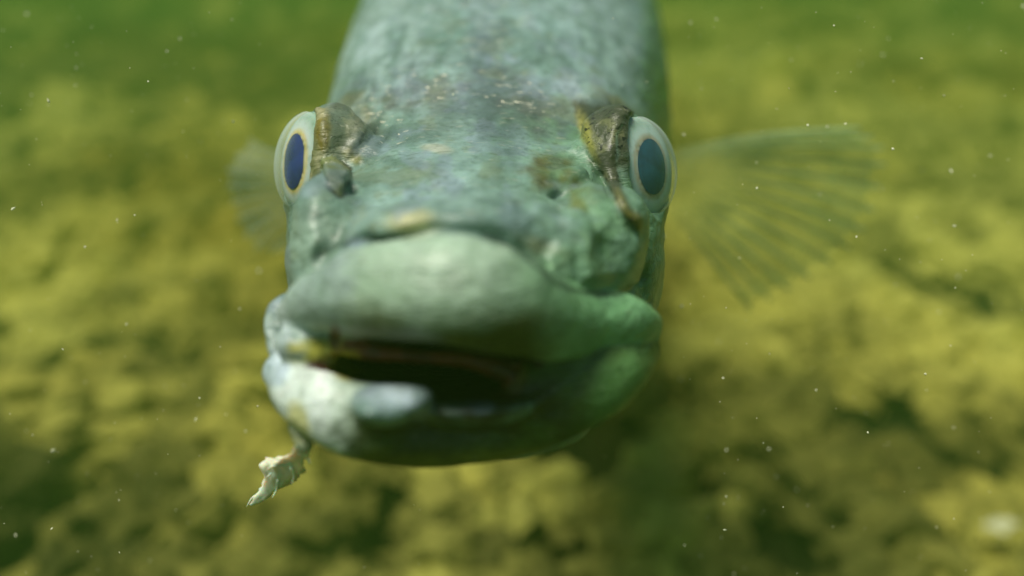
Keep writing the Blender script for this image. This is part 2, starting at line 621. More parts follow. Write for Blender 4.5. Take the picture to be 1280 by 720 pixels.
UPPER_LIP = [(368, 392, 12.257, 22), (400, 376, 11.709, 38), (455, 366, 11.225, 56), (520, 362, 10.876, 66), (580, 364, 10.765, 70), (640, 382, 11.007, 64), (692, 400, 11.436, 46), (715, 405, 11.671, 38)]
RIGHT_MAXILLA = [(685, 399, 11.55, 46), (730, 401, 11.95, 41), (775, 402, 12.35, 37), (804, 409, 12.8, 25)]
LOWER_JAW = [(350, 468, 12.476, 20), (378, 492, 11.809, 36), (430, 520, 11.55, 46), (500, 546, 11.7, 38), (570, 552, 11.95, 31), (640, 530, 12.05, 42), (700, 488, 11.95, 61), (755, 464, 12.25, 50), (802, 436, 12.8, 25)]


PALATE = [(425, 432, 11.75, 12), (470, 440, 11.75, 12), (520, 446, 11.8, 9), (580, 450, 11.8, 11), (625, 462, 11.85, 15), (655, 472, 11.95, 17)]


def orbit(P, side):
    """mound of flesh the eye is set into"""
    c, n = EYES[side]
    u, v, n = rot_basis(n)
    q = P - (Q(*c) - 0.32 * n).astype(np.float32)
    R = (EYE_R + 0.17, EYE_R + 0.17, 0.50)
    a, b, c_ = (q @ u.astype(np.float32)) / R[0], (q @ v.astype(np.float32)) / R[1], (q @ n.astype(np.float32)) / R[2]
    k0 = np.sqrt(a * a + b * b + c_ * c_)
    k1 = np.sqrt((a / R[0]) ** 2 + (b / R[1]) ** 2 + (c_ / R[2]) ** 2) + 1e-6
    return (k0 * (k0 - 1) / k1).astype(np.float32)


def base_form(P):
    f = trunk(P)
    for s in ("left", "right"):
        f = smin(f, orbit(P, s), 0.45)
    # gill covers
    f = smin(f, ell(P, 772, 320, 17.5, 42, 120, 3.0, 0), 0.5)
    f = smin(f, ell(P, 432, 330, 18.0, 46, 120, 3.0, 0), 0.5)
    # cheeks and the bones in front of the eyes
    f = smin(f, ell(P, 414, 312, 13.2, 42, 95, 1.2, 4), 0.55)
    f = smin(f, ell(P, 688, 318, 12.1, 50, 42, 0.7, -30), 0.35)
    f = smin(f, ell(P, 752, 300, 13.3, 54, 72, 1.0, -25), 0.35)
    # snout cushion
    f = smin(f, ell(P, 570, 288, 11.9, 125, 38, 0.8, 4), 0.4)
    return f


def surf_d(px, py, d0=10.0, d1=30.0):
    """depth where the picture ray through a pixel meets the head's base form"""
    d = np.linspace(d0, d1, 800).astype(np.float32)
    P = np.stack([(px - 640) / FPX * d, d, -(py - 360) / FPX * d], 1).astype(np.float32)
    f = base_form(P)
    k = np.nonzero(f < 0)[0]
    return float(d[k[0]]) if len(k) else 16.5


def on(px, py, off, *rest):
    return (px, py, surf_d(px, py) + off) + rest


L_RIDGES = [[on(474, 146, 0.03, 5), on(452, 172, 0.02, 6), on(436, 196, 0.02, 6)], [on(492, 160, 0.03, 4), on(470, 184, 0.02, 5), on(452, 206, 0.02, 5)]]
R_FLAP = on(712, 226, 0.16)
PITS = [on(699, 243, 0.0) + (13, 6), on(438, 234, 0.0) + (5, 9)]
LIP_CREASE = [on(402, 318, 0.02, 5), on(440, 302, 0.0, 5), on(490, 294, 0.0, 5), on(540, 288, -0.02, 5), on(590, 290, 0.0, 6), on(630, 304, 0.0, 6), on(670, 334, 0.02, 6), on(706, 362, 0.03, 6)]


R_GROOVE = [on(750, 220, -0.03, 2.5), on(762, 243, -0.02, 3), on(776, 266, -0.02, 3.5), on(794, 292, 0.0, 4)]
FLAP_GROOVE = [on(700, 362, 0.0, 5), on(745, 370, 0.0, 5), on(782, 366, 0.0, 5), on(803, 350, 0.0, 5), (814, 328, 14.2, 4)]
# outlines of the skin plates: brows, nostril flap, the bone in front of the eye
R_PLATE = [(711, 120), (742, 109), (778, 118), (798, 140), (784, 150), (774, 172), (772, 205), (779, 235), (792, 262), (806, 270), (803, 290), (795, 291), (777, 268), (757, 232), (738, 196), (722, 158)]
L_PLATE = [(420, 112), (468, 107), (464, 130), (472, 148), (446, 184), (428, 202), (398, 202), (392, 165), (398, 135)]
FLAP_PLATE = [(400, 199), (418, 196), (438, 212), (437, 226), (423, 245), (411, 234), (404, 216)]
CHEEK_PLATE = [(738, 200), (757, 234), (777, 270), (795, 294), (810, 304), (809, 336), (792, 358), (745, 364), (700, 350), (676, 318), (700, 262)]


def poly_sd(x, y, poly):
    """signed distance in pixels to a closed outline, negative inside"""
    p = np.array(poly, np.float32)
    d2 = np.full(len(x), 1e9, np.float32)
    inside = np.zeros(len(x), bool)
    for k in range(len(p)):
        a, b = p[k], p[(k + 1) % len(p)]
        ex, ey = b - a
        wx, wy = x - a[0], y - a[1]
        t = np.clip((wx * ex + wy * ey) / (ex * ex + ey * ey + 1e-9), 0, 1)
        d2 = np.minimum(d2, (wx - ex * t) ** 2 + (wy - ey * t) ** 2)
        c = ((a[1] > y) != (b[1] > y)) & (x < (b[0] - a[0]) * (y - a[1]) / (b[1] - a[1] + 1e-9) + a[0])
        inside ^= c
    return np.where(inside, -1, 1) * np.sqrt(d2)


def plate(x, y, d, poly, lo, hi, inner=6.0, outer=1.5):
    """1 on the plate, 0 off it; only for skin between two depths"""
    m = np.zeros(len(x), np.float32)
    p = np.array(poly)
    k = (x > p[:, 0].min() - 5) & (x < p[:, 0].max() + 5) & (y > p[:, 1].min() - 5) & (y < p[:, 1].max() + 5) & (d > lo) & (d < hi)
    if k.any():
        t = np.clip((outer - poly_sd(x[k], y[k], poly)) / (inner + outer), 0, 1)
        m[k] = t * t * (3 - 2 * t)
    return m


def eyelid(P, side):
    """fleshy rim on the nasal half of the eye"""
    c, n = EYES[side]
    u, v, n = rot_basis(n)
    if side == "left":
        u = -u
    c = Q(*c)
    pts = []
    for th in np.linspace(-72, 60, 12):
        a = math.radians(th)
        w = (math.cos(a)) ** 2
        q = c + (EYE_R + 0.10 - 0.17 * w) * (math.cos(a) * u + math.sin(a) * v) + n * (0.05 + 0.08 * w)
        r = 4.5 + 7.0 * w
        pts.append((640 + q[0] / q[1] * FPX, 360 - q[2] / q[1] * FPX, q[1], r))
    return chain(P, pts, 1.0, 24)


def body(P):
    f = base_form(P)
    f = smin(f, ell(P, 514, 285, 11.45, 42, 16, 0.35, 6), 0.25)
    f = smax(f, -eye_front(P, "right"), 0.10)
    f = smax(f, -eye_front(P, "left", 0.8), 0.10)
    for s in ("left", "right"):
        f = smin(f, eyelid(P, s), 0.30)
    nr = np.nonzero(np.abs(f) < 0.5)[0]
    if len(nr):
        p = P[nr]
        x = 640 + p[:, 0] / p[:, 1] * FPX
        y = 360 - p[:, 2] / p[:, 1] * FPX
        f[nr] -= 0.07 * plate(x, y, p[:, 1], R_PLATE, 12.2, 18.5, 9) + 0.05 * plate(x, y, p[:, 1], L_PLATE, 12.8, 18.5, 12) \
            + 0.10 * plate(x, y, p[:, 1], FLAP_PLATE, 12.5, 16, 4) + 0.10 * plate(x, y, p[:, 1], CHEEK_PLATE, 11.5, 15.5, 22)
    for r in L_RIDGES:
        f = smin(f, chain(P, r), 0.12)
    f = smax(f, -chain(P, R_GROOVE), 0.04)
    f = smax(f, -chain(P, FLAP_GROOVE), 0.05)
    # nostril flap on one side, pits on the other
    f = smin(f, ell(P, *R_FLAP, 26, 17, 0.30, 30), 0.15)
    for p in PITS:
        f = smax(f, -ell(P, *p, 0.20, 20), 0.12)
    # eye sockets
    for s in ("left", "right"):
        f = smax(f, -eye_ell(P, s, 0.02), 0.05)
    # mouth: dark throat first, then the lips over it
    f = smax(f, -ell(P, 545, 462, 11.6, 150, 42, 3.0, -4), 0.2)
    f = smax(f, -ell(P, 700, 455, 12.2, 80, 16, 1.2, 12), 0.1)
    f = smin(f, chain(P, PALATE), 0.06)
    f = smax(f, -chain(P, LIP_CREASE), 0.12)
    up = chain(P, UPPER_LIP, 0.85)
    up = smin(up, chain(P, RIGHT_MAXILLA, 0.9), 0.12)
    f = smin(f, up, 0.07)
    lo = chain(P, LOWER_JAW, 0.8)
    lo = smin(lo, ell(P, 474, 507, 11.1, 32, 21, 0.78, -10), 0.25)
    lo = smin(lo, ell(P, 510, 501, 11.25, 32, 18, 0.72, 12), 0.25)
    lo = smin(lo, ell(P, 600, 540, 13.9, 140, 30, 1.6, 4), 0.3)
    f = smin(f, lo, 0.08)
    # skin folds at the left mouth corner
    f = smin(f, chain(P, [(356, 376, 12.7, 9), (343, 386, 12.6, 9), (338, 408, 12.5, 8), (344, 436, 12.4, 10)]), 0.05)
    f = smin(f, ell(P, 358, 408, 12.75, 20, 42, 0.35, 0), 0.08)
    f = smin(f, ell(P, 345, 461, 12.35, 15, 21, 0.2, -20), 0.06)
    f = smin(f, ell(P, 384, 436, 12.0, 42, 26, 0.4, -20), 0.15)
    f = smin(f, chain(P, [(368, 505, 12.1, 9), (374, 535, 12.0, 12), (381, 556, 11.9, 11)]), 0.10)
    # surface unevenness
    near = np.abs(f) < 0.16
    if near.any():
        p = P[near]
        w = (fbm(p * np.array([2.2, 1.2, 3.0], np.float32), 4, 3) - 0.5) * 0.10
        x = 640 + p[:, 0] / p[:, 1] * FPX
        y = 360 - p[:, 2] / p[:, 1] * FPX
        ck = np.exp(-(((x - 715) / 75) ** 2 + ((y - 300) / 65) ** 2)) + 0.6 * np.exp(-(((x - 400) / 40) ** 2 + ((y - 300) / 70) ** 2))
        w2 = (fbm(p * np.array([3.0, 2.0, 2.6], np.float32), 2, 29) - 0.5) * 0.22 * ck * (p[:, 1] < 15)
        f[near] += w * np.clip((p[:, 1] - 11.3) / 1.6, 0.35, 1) + w2
    return f


# warped grid: picture columns, rows and growing depth steps, evaluated only near the surface
STEP, B = 2.6, 8
dd = [9.2]
while dd[-1] < 82:
    dd.append(dd[-1] * (1.0033 if dd[-1] < 15.5 else min(1.012, 1.0033 + (dd[-1] - 15.5) * 0.002)))
ks = np.array(dd[: (len(dd) // B) * B + 1] if (len(dd) - 1) % B else dd, np.float32)
while (len(ks) - 1) % B:
    ks = np.append(ks, ks[-1] * 1.012)
pxs = np.arange(286, 286 + STEP * (B * 29) + 0.1, STEP).astype(np.float32)
pys = np.arange(-230, -230 + STEP * (B * 41) + 0.1, STEP).astype(np.float32)


def grid_pts(i, j, k):
    d = ks[k]
    return np.stack([(pxs[i] - 640) / FPX * d, d, -(pys[j] - 360) / FPX * d], 1).astype(np.float32)


def ev(i, j, k, out=None):
    r = np.empty(len(i), np.float32)
    for a in range(0, len(i), 400000):
        sl = slice(a, a + 400000)
        r[sl] = body(grid_pts(i[sl], j[sl], k[sl]))
    return r


NX, NY, NZ = len(pxs) - 1, len(pys) - 1, len(ks) - 1
bx, by, bz = NX // B, NY // B, NZ // B
ci, cj, ck = np.meshgrid(np.arange(bx), np.arange(by), np.arange(bz), indexing='ij')
ci, cj, ck = ci.ravel(), cj.ravel(), ck.ravel()
cen = ev(ci * B + B // 2, cj * B + B // 2, ck * B + B // 2)
p0 = grid_pts(ci * B, cj * B, ck * B); p1 = grid_pts(ci * B + B, cj * B + B, ck * B + B)
half = 0.5 * np.linalg.norm(p1 - p0, axis=1)
act = np.abs(cen) < half * 1.9 + 0.08
vol = np.where(cen.reshape(bx, by, bz) > 0, 1.0, -1.0).astype(np.float32)
vol = np.repeat(np.repeat(np.repeat(vol, B, 0), B, 1), B, 2)
off = np.stack(np.meshgrid(np.arange(B), np.arange(B), np.arange(B), indexing='ij'), -1).reshape(-1, 3)
ai, aj, ak = ci[act] * B, cj[act] * B, ck[act] * B
I = (ai[:, None] + off[None, :, 0]).ravel(); J = (aj[:, None] + off[None, :, 1]).ravel(); K = (ak[:, None] + off[None, :, 2]).ravel()
vol[I, J, K] = ev(I, J, K)


def surface_nets(vol):
    neg = vol < 0
    nx, ny, nz = vol.shape
    cnt = np.zeros((nx - 1, ny - 1, nz - 1), np.int8)
    for a in (0, 1):
        for b in (0, 1):
            for c in (0, 1):
                cnt += neg[a:nx - 1 + a, b:ny - 1 + b, c:nz - 1 + c]
    ci, cj, ck = np.nonzero((cnt > 0) & (cnt < 8))
    idx = np.full(cnt.shape, -1, np.int32)
    idx[ci, cj, ck] = np.arange(len(ci))
    acc = np.zeros((len(ci), 3)); num = np.zeros(len(ci))
    corners = [(a, b, c) for a in (0, 1) for b in (0, 1) for c in (0, 1)]
    for A in corners:
        for ax in range(3):
            if A[ax]:
                continue
            Bc = list(A); Bc[ax] = 1
            va = vol[ci + A[0], cj + A[1], ck + A[2]]; vb = vol[ci + Bc[0], cj + Bc[1], ck + Bc[2]]
            m = (va < 0) != (vb < 0)
            t = np.where(m, va / np.where(va == vb, 1, va - vb), 0)
            p = np.zeros((len(ci), 3)) + np.array(A)
            p[:, ax] += t
            acc[m] += p[m]; num[m] += 1
    pos = acc / num[:, None] + np.stack([ci, cj, ck], 1)
    faces = []
    for ax in range(3):
        o1, o2 = [(1, 2), (2, 0), (0, 1)][ax]
        sl_a = [slice(1, s - 1) for s in vol.shape]; sl_b = list(sl_a)
        sl_a[ax] = slice(0, vol.shape[ax] - 1); sl_b[ax] = slice(1, vol.shape[ax])
        na, nb = neg[tuple(sl_a)], neg[tuple(sl_b)]
        e = np.stack(np.nonzero(na != nb), 1)
        s = na[e[:, 0], e[:, 1], e[:, 2]]
        e = e + np.array([0 if q == ax else 1 for q in range(3)])
        def cell(d1, d2):
            c = e.copy(); c[:, o1] -= d1; c[:, o2] -= d2
            return idx[c[:, 0], c[:, 1], c[:, 2]]
        q = np.stack([cell(1, 1), cell(0, 1), cell(0, 0), cell(1, 0)], 1)
        q[~s] = q[~s][:, ::-1]
        faces.append(q)
    F = np.concatenate(faces)
    return pos, F[(F >= 0).all(1)]


pos, F = surface_nets(vol)
gx = np.interp(pos[:, 0], np.arange(len(pxs)), pxs)
gy = np.interp(pos[:, 1], np.arange(len(pys)), pys)
gd = np.interp(pos[:, 2], np.arange(len(ks)), ks)
VC = np.stack([(gx - 640) / FPX * gd, gd, -(gy - 360) / FPX * gd], 1)
# keep the largest connected piece
lab = np.arange(len(VC))
for _ in range(400):
    m = lab[F].min(1)
    new = lab.copy()
    for k in range(4):
        np.minimum.at(new, F[:, k], m)
    new = new[new]
    if (new == lab).all():
        break
    lab = new
big = np.bincount(lab).argmax()
keep = lab == big
remap = np.cumsum(keep) - 1
F = remap[F[keep[F].all(1)]]
VC, gx, gy, gd = VC[keep], gx[keep], gy[keep], gd[keep]
# one pass of smoothing to lose the grid
for _ in range(2):
    s = np.zeros_like(VC); c = np.zeros(len(VC))
    for k in range(4):
        a, b = F[:, k], F[:, (k + 1) % 4]
        for ax in range(3):
            s[:, ax] += np.bincount(a, VC[b, ax], len(VC)) + np.bincount(b, VC[a, ax], len(VC))
        c += np.bincount(a, None, len(VC)) + np.bincount(b, None, len(VC))
    VC = VC * 0.5 + 0.5 * s / np.maximum(c, 1)[:, None]

# pigment: the fish's own colours with painted light and shade, region by region
P32 = VC.astype(np.float32)
nA = fbm(P32 * np.array([1.6, 0.7, 1.6], np.float32), 4, 101)
nB = fbm(P32 * np.array([5, 2, 5], np.float32), 4, 131)
wob = (nB - 0.5)


def sstep(x, a, b):
    t = np.clip((x - a) / (b - a), 0, 1)
    return t * t * (3 - 2 * t)


def spot(px, py, rx, ry, tilt=0, soft=0.6, d=None, wobble=0.9):
    a = math.radians(tilt)
    x, y = gx - px, gy - py
    x, y = x * math.cos(a) + y * math.sin(a), -x * math.sin(a) + y * math.cos(a)
    r = np.sqrt((x / rx) ** 2 + (y / ry) ** 2) + wob * wobble
    m = 1 - sstep(r, 1 - soft, 1 + soft * 0.4)
    if d is not None:
        m = m * ((gd > d[0]) & (gd < d[1]))
    return m


pig = np.zeros((len(VC), 3))
pig[:] = (0.24, 0.34, 0.31)


def paint(mask, color):
    global pig
    pig = pig * (1 - mask[:, None]) + np.array(color)[None] * mask[:, None]


front = gd < 13.4
paint(sstep(nA, 0.45, 0.62) * 0.6 * sstep(gd, 12.2, 13.6), (0.13, 0.20, 0.16))
paint(sstep(nA, 0.55, 0.42) * 0.4, (0.30, 0.45, 0.42))
paint(sstep(gy, 150, -20) * (gd > 14) * 0.6, (0.25, 0.40, 0.43))           # bluish nape, the sky's light from above painted in
paint(sstep(np.abs(gx - 605) + wob * 60, 40, 8) * (gd > 15) * 0.55, (0.13, 0.18, 0.21))   # dark dorsal stripe
paint(sstep(gx + wob * 30, 790, 835) * (gd > 15.5), (0.22, 0.40, 0.13))     # green light of the water painted on the right flank
paint(sstep(-gx - wob * 30, -440, -400) * (gd > 17), (0.22, 0.30, 0.25))
# pale underside of trunk
paint(sstep(gy, 330, 430) * (gd > 16), (0.40, 0.42, 0.34))
# lips
Pl = P32
up_d = np.minimum(chain(Pl, UPPER_LIP, 0.85), chain(Pl, RIGHT_MAXILLA, 0.9))
lo_d = chain(Pl, LOWER_JAW, 0.8)
lipm = 1 - sstep(up_d, 0.05, 0.14)
paint(lipm * front, (0.38, 0.49, 0.39))
paint(lipm * front * sstep(gx, 600, 760), (0.23, 0.44, 0.23))  # greener to the right: the water's green light put into the lip colour
paint(lipm * front * sstep(-gx - wob * 60, -470, -400) * 0.7, (0.36, 0.44, 0.46))  # bluish light on the lip's left end, painted in
paint(lipm * front * sstep(gy + wob * 40 + 14 * np.sin(gx * 0.02), 372, 418) * sstep(gx, 400, 470) * sstep(-gx, -720, -650) * 0.95, (0.075, 0.08, 0.010))  # shade on the underside of the upper lip, painted dark olive
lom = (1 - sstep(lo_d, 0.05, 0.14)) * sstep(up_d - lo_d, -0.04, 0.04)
paint(lom * front, (0.07, 0.12, 0.035))  # dark green that already includes the jaw's shading
paint(lom * front * sstep(-gx + wob * 60, -475, -400), (0.62, 0.68, 0.66))  # sunlit left part of the jaw painted white
paint(spot(374, 530, 16, 34, -12, 0.5, (11.3, 13)), (0.55, 0.54, 0.30))
paint(lom * front * sstep(gy + wob * 12, 552, 574) * sstep(gx, 410, 470), (0.16, 0.17, 0.035))
paint(lom * front * spot(590, 520, 115, 46, -8, 0.7) * 0.9, (0.028, 0.032, 0.010))  # upper lip's shadow painted on the jaw, centre then right
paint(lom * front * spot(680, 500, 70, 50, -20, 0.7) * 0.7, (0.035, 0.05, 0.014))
paint(lom * front * spot(778, 490, 42, 70, 25) * 0.8, (0.15, 0.30, 0.11))
paint(spot(600, 505, 110, 42, -6, 0.6, (10.3, 13.6)) * (1 - lipm) * 0.95, (0.030, 0.026, 0.010))  # painted shade below the opening makes the mouth look deeper
paint(lom * front * spot(520, 545, 110, 30, 4, 0.7) * 0.85, (0.05, 0.055, 0.016))  # more of the jaw's shadow laid on as dark colour
paint(spot(488, 500, 54, 22, 6, 0.8, (9, 11.6), 1.2), (0.52, 0.61, 0.70))
# inside of the mouth
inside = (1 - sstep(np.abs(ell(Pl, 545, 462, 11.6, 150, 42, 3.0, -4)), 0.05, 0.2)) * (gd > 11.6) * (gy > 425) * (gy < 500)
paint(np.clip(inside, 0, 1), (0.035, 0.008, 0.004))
paint(np.clip(inside, 0, 1) * np.clip(spot(600, 448, 46, 20, 20, 0.7) + spot(480, 440, 60, 14, 0, 0.7), 0, 1), (0.22, 0.045, 0.015))
paint(lom * spot(645, 470, 18, 22, 20, 0.6, (10, 13)) * 0.8, (0.20, 0.13, 0.03))
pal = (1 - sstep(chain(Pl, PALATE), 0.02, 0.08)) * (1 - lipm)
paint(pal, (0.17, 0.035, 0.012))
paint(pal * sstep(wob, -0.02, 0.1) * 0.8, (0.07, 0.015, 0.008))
# folds of the left mouth corner
paint(spot(345, 412, 20, 48, 0, 0.4, (11, 14), 0.2), (0.50, 0.58, 0.60))
paint(spot(345, 461, 20, 26, 0, 0.4, (11, 14), 0.2), (0.52, 0.60, 0.70))
paint(spot(390, 436, 40, 16, -14, 0.5, (11, 14)), (0.42, 0.40, 0.10))
paint(spot(432, 456, 24, 22, 0, 0.5, (10, 13)), (0.42, 0.34, 0.04))
paint(spot(418, 422, 8, 16, 0, 0.4, (10, 13)), (0.12, 0.05, 0.01))
# snout bump
paint(spot(395, 300, 40, 75, 5, 0.5, (11.5, 14.5)) * 0.8, (0.36, 0.46, 0.40))
paint(spot(514, 278, 42, 20, 4, 0.7, (10, 12.8), 0.6) * 0.9, (0.46, 0.44, 0.24))
paint(spot(545, 185, 22, 7, 6, 0.6, (12, 16)), (0.50, 0.54, 0.46))
# right nostril and cheek
paint(spot(688, 208, 30, 24, 0, 0.7, (12, 15)) * 0.9, (0.17, 0.13, 0.02))
paint(spot(708, 228, 34, 20, 20, 0.6, (12, 15)) * 0.9, (0.11, 0.11, 0.025))
paint(spot(676, 226, 14, 18, 0, 0.7, (12, 15)) * 0.6, (0.10, 0.09, 0.03))
paint(spot(725, 262, 12, 20, -20, 0.6, (12, 15)), (0.20, 0.16, 0.03))
paint(spot(697, 244, 9, 8, 0, 0.5, (12, 15), 0.3), (0.015, 0.015, 0.008))
paint(spot(665, 305, 30, 14, 20, 0.7, (11, 14)) * 0.6, (0.17, 0.13, 0.05))
paint(spot(752, 310, 50, 60, -20, 0.7, (11.5, 14.5)) * 0.7, (0.30, 0.44, 0.29))
paint(spot(700, 330, 40, 24, -20, 0.7, (11, 14)) * 0.8, (0.30, 0.46, 0.32))
# brows
gxw, gyw = (gx + wob * 10).astype(np.float32), (gy + wob * 10).astype(np.float32)
rbm = np.maximum(plate(gxw, gyw, gd, R_PLATE, 12.2, 18.5, 5, 3), (1 - sstep(eyelid(Pl, "right"), 0.03, 0.08)) * sstep(gy, 230, 200))
lbm = np.maximum(0.8 * plate(gxw, gyw, gd, L_PLATE, 12.8, 18.5, 12, 4), 1 - sstep(eyelid(Pl, "left"), 0.03, 0.08))
paint(rbm, (0.085, 0.092, 0.055))
paint(rbm * sstep(gy + wob * 40, 225, 255), (0.12, 0.115, 0.03))
paint(rbm * sstep(nB, 0.52, 0.64) * 0.6, (0.20, 0.20, 0.10))
paint(lbm, (0.17, 0.19, 0.12))
paint((1 - sstep(eyelid(Pl, 'left'), 0.03, 0.08)) * 0.8, (0.21, 0.21, 0.10))
paint(lbm * spot(404, 160, 10, 40, 0, 0.6), (0.20, 0.16, 0.03))
paint(lbm * sstep(nB, 0.5, 0.62) * 0.6, (0.36, 0.34, 0.22))
paint(lbm * spot(430, 120, 40, 18, -10, 0.6), (0.13, 0.13, 0.07))
paint(spot(733, 170, 10, 36, -18, 0.6, (13, 17)), (0.34, 0.32, 0.10))
paint(spot(720, 108, 42, 18, 15, 0.7, (13, 24)), (0.42, 0.52, 0.52))
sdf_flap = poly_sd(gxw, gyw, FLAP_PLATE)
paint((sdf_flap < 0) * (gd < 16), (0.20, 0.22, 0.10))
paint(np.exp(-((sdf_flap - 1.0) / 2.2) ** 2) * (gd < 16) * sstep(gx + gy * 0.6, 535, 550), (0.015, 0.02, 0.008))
paint(spot(440, 195, 14, 10, 40, 0.6, (12, 15)), (0.34, 0.33, 0.12))
fine_m = np.clip(spot(520, 110, 70, 26, -6, 0.7) + spot(480, 150, 40, 24, 40, 0.7) + spot(650, 120, 50, 30, 20, 0.7) + spot(600, 40, 90, 50, 0, 0.7) * 0.5, 0, 1) + 0.12
paint(np.clip(spot(535, 115, 75, 26, -10, 0.8), 0, 1) * 0.7, (0.15, 0.14, 0.12))
paint(np.clip(spot(660, 125, 55, 38, 20, 0.8), 0, 1) * 0.65, (0.13, 0.12, 0.10))
paint(spot(450, 170, 30, 50, 35, 0.8, (13, 18)) * 0.5, (0.14, 0.13, 0.09))
paint(spot(605, 60, 24, 90, 0, 0.9, (14, 40)) * 0.6, (0.10, 0.13, 0.16))


def stroke(path, width, lo, hi):
    """thin dark line painted as the shade of a skin fold, along a pixel path"""
    d = np.full(len(gx), 1e9)
    p = catmull(np.array(path, float), len(path) * 5)
    for a, b in zip(p[:-1], p[1:]):
        e = b - a
        t = np.clip(((gx - a[0]) * e[0] + (gy - a[1]) * e[1]) / (e @ e + 1e-9), 0, 1)
        d = np.minimum(d, np.hypot(gx - a[0] - e[0] * t, gy - a[1] - e[1] * t))
    return np.exp(-(d * (1 + wob * 1.5) / width) ** 2) * (gd > lo) * (gd < hi)


FOLD_SHADE = (0.012, 0.022, 0.010)  # colour of the crease shade painted by the strokes below
paint(stroke([(604, 294), (640, 308), (672, 334), (704, 358)], 4.0, 10.5, 14) * 0.75, FOLD_SHADE)
paint(stroke([(704, 358), (740, 367), (778, 366), (800, 350), (812, 328)], 3.6, 11, 15) * 0.9, FOLD_SHADE)
paint(stroke([(392, 322), (420, 308), (455, 300), (490, 294)], 3.5, 10.5, 14) * 0.6, FOLD_SHADE)
paint(stroke([(733, 190), (746, 214), (760, 240), (778, 270), (797, 294)], 2.6, 12, 17) * 0.9, FOLD_SHADE)
paint(stroke([(462, 156), (448, 178), (430, 204)], 2.4, 12.5, 17) * 0.8, FOLD_SHADE)
paint(stroke([(812, 338), (806, 360), (820, 384)], 2.6, 12.5, 18) * 0.7, FOLD_SHADE)
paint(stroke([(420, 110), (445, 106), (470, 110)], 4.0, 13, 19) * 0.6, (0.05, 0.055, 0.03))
nC = fbm(P32 * np.array([3.2, 0.9, 3.2], np.float32), 4, 171)
nD = fbm(P32 * np.array([2.4, 0.8, 2.4], np.float32), 4, 191)
lipish = np.clip(lipm + lom, 0, 1)
vary = (1 - lipish) * (1 - np.clip(pal + inside, 0, 1)) * (1 - np.clip(rbm + lbm, 0, 1))
paint(sstep(nC, 0.54, 0.68) * 0.4 * vary, (0.22, 0.25, 0.15))
paint(sstep(nD, 0.52, 0.64) * 0.5 * vary, (0.27, 0.33, 0.42))
paint(sstep(nC, 0.46, 0.34) * 0.5 * vary, (0.12, 0.19, 0.17))
paint(sstep(gx + wob * 120, 620, 800) * 0.55 * vary * (gd < 16), (0.17, 0.34, 0.15))  # green cast of the shaded right side, painted over the skin
streak = fbm(P32 * np.array([4.5, 0.5, 1.2], np.float32), 4, 211)
paint(sstep(streak, 0.46, 0.62) * sstep(-gx, -600, -520) * sstep(gd, 15, 19) * 0.75, (0.44, 0.56, 0.58))  # pale streaks that also paint in the cyan highlight on the left
paint(sstep(streak, 0.50, 0.64) * sstep(gx, 640, 700) * sstep(gd, 16, 19) * sstep(-gx, -800, -770) * 0.6, (0.32, 0.46, 0.42))
paint(spot(600, 130, 130, 70, 0, 0.9, (13, 22)) * 0.30, (0.11, 0.13, 0.13))
paint(sstep(gd, 16.5, 23) * 0.5 * sstep(-gx, -815, -780), (0.42, 0.52, 0.52))  # haze over the farther back painted in as paler skin
lum = pig @ np.array([0.3, 0.6, 0.1])
pig = np.clip(lum[:, None] + 1.10 * (pig - lum[:, None]), 0.003, 1)
pig = np.clip(pig * (0.70 + 0.62 * nB[:, None]) * np.where(lom * (gx < 470) > 0.5, 1.15, 1.0)[:, None], 0, 0.85)  # left jaw lifted a little more as its lit side

FC = Q(620, 420, 30)
fish_base = cam2world(FC)[0]
fish = bpy.data.objects.new("fish", None)
fish.empty_display_size = 0.05
col.objects.link(fish)
place(fish, fish_base, None)
tag(fish, "large grey green fish facing the camera head on with thick lips slightly parted", "fish")
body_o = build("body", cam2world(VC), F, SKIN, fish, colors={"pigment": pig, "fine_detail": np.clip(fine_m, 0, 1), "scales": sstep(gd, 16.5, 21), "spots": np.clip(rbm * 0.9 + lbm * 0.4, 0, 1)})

# ------------------------------------------------------------------ eyes
def dome(side, r, t, rmax, ring=28, rows=10, lift=0.0, narrow=1.0):
    """cap of the eye's ellipsoid out to radius rmax (cm)"""
    c, n = EYES[side]
    u, v, n = rot_basis(n)
    c = Q(*c)
    vs = [c + n * (t + lift)]
    for i in range(1, rows + 1):
        a = rmax * i / rows
        h = t * math.sqrt(max(0, 1 - (a / r) ** 2)) + lift
        for k in range(ring):
            w = 2 * math.pi * k / ring
            vs.append(c + u * a * math.cos(w) * narrow + v * a * math.sin(w) * (1 + 0.10 * (1 - narrow) * math.sin(w) ** 2) + n * h)
    fs = [(0, 1 + k, 1 + (k + 1) % ring, 1 + (k + 1) % ring) for k in range(ring)]
    for i in range(rows - 1):
        for k in range(ring):
            k2 = (k + 1) % ring
            fs.append((1 + i * ring + k, 1 + (i + 1) * ring + k, 1 + (i + 1) * ring + k2, 1 + i * ring + k2))
    return np.array(vs), np.array(fs)


def tri(V, F):
    """split degenerate quads into triangles"""
    out = []
    for f in F:
        if f[2] == f[3]:
            out.append((f[0], f[1], f[2]))
        else:
            out += [(f[0], f[1], f[2]), (f[0], f[2], f[3])]
    return V, np.array(out)


def eyeball(side):
    c, n = EYES[side]
    u, v, n = rot_basis(n)
    c = Q(*c)
    iv2, if2 = ico(4)
    V = c + EYE_R * (iv2[:, :1] * u + iv2[:, 1:2] * v) + EYE_T * iv2[:, 2:3] * n
    rad = np.hypot(iv2[:, 0] / (0.86 if side == 'left' else 0.88), iv2[:, 1]) * EYE_R
    rad = np.where(iv2[:, 2] < 0, EYE_R, rad)
    return V, if2, rad


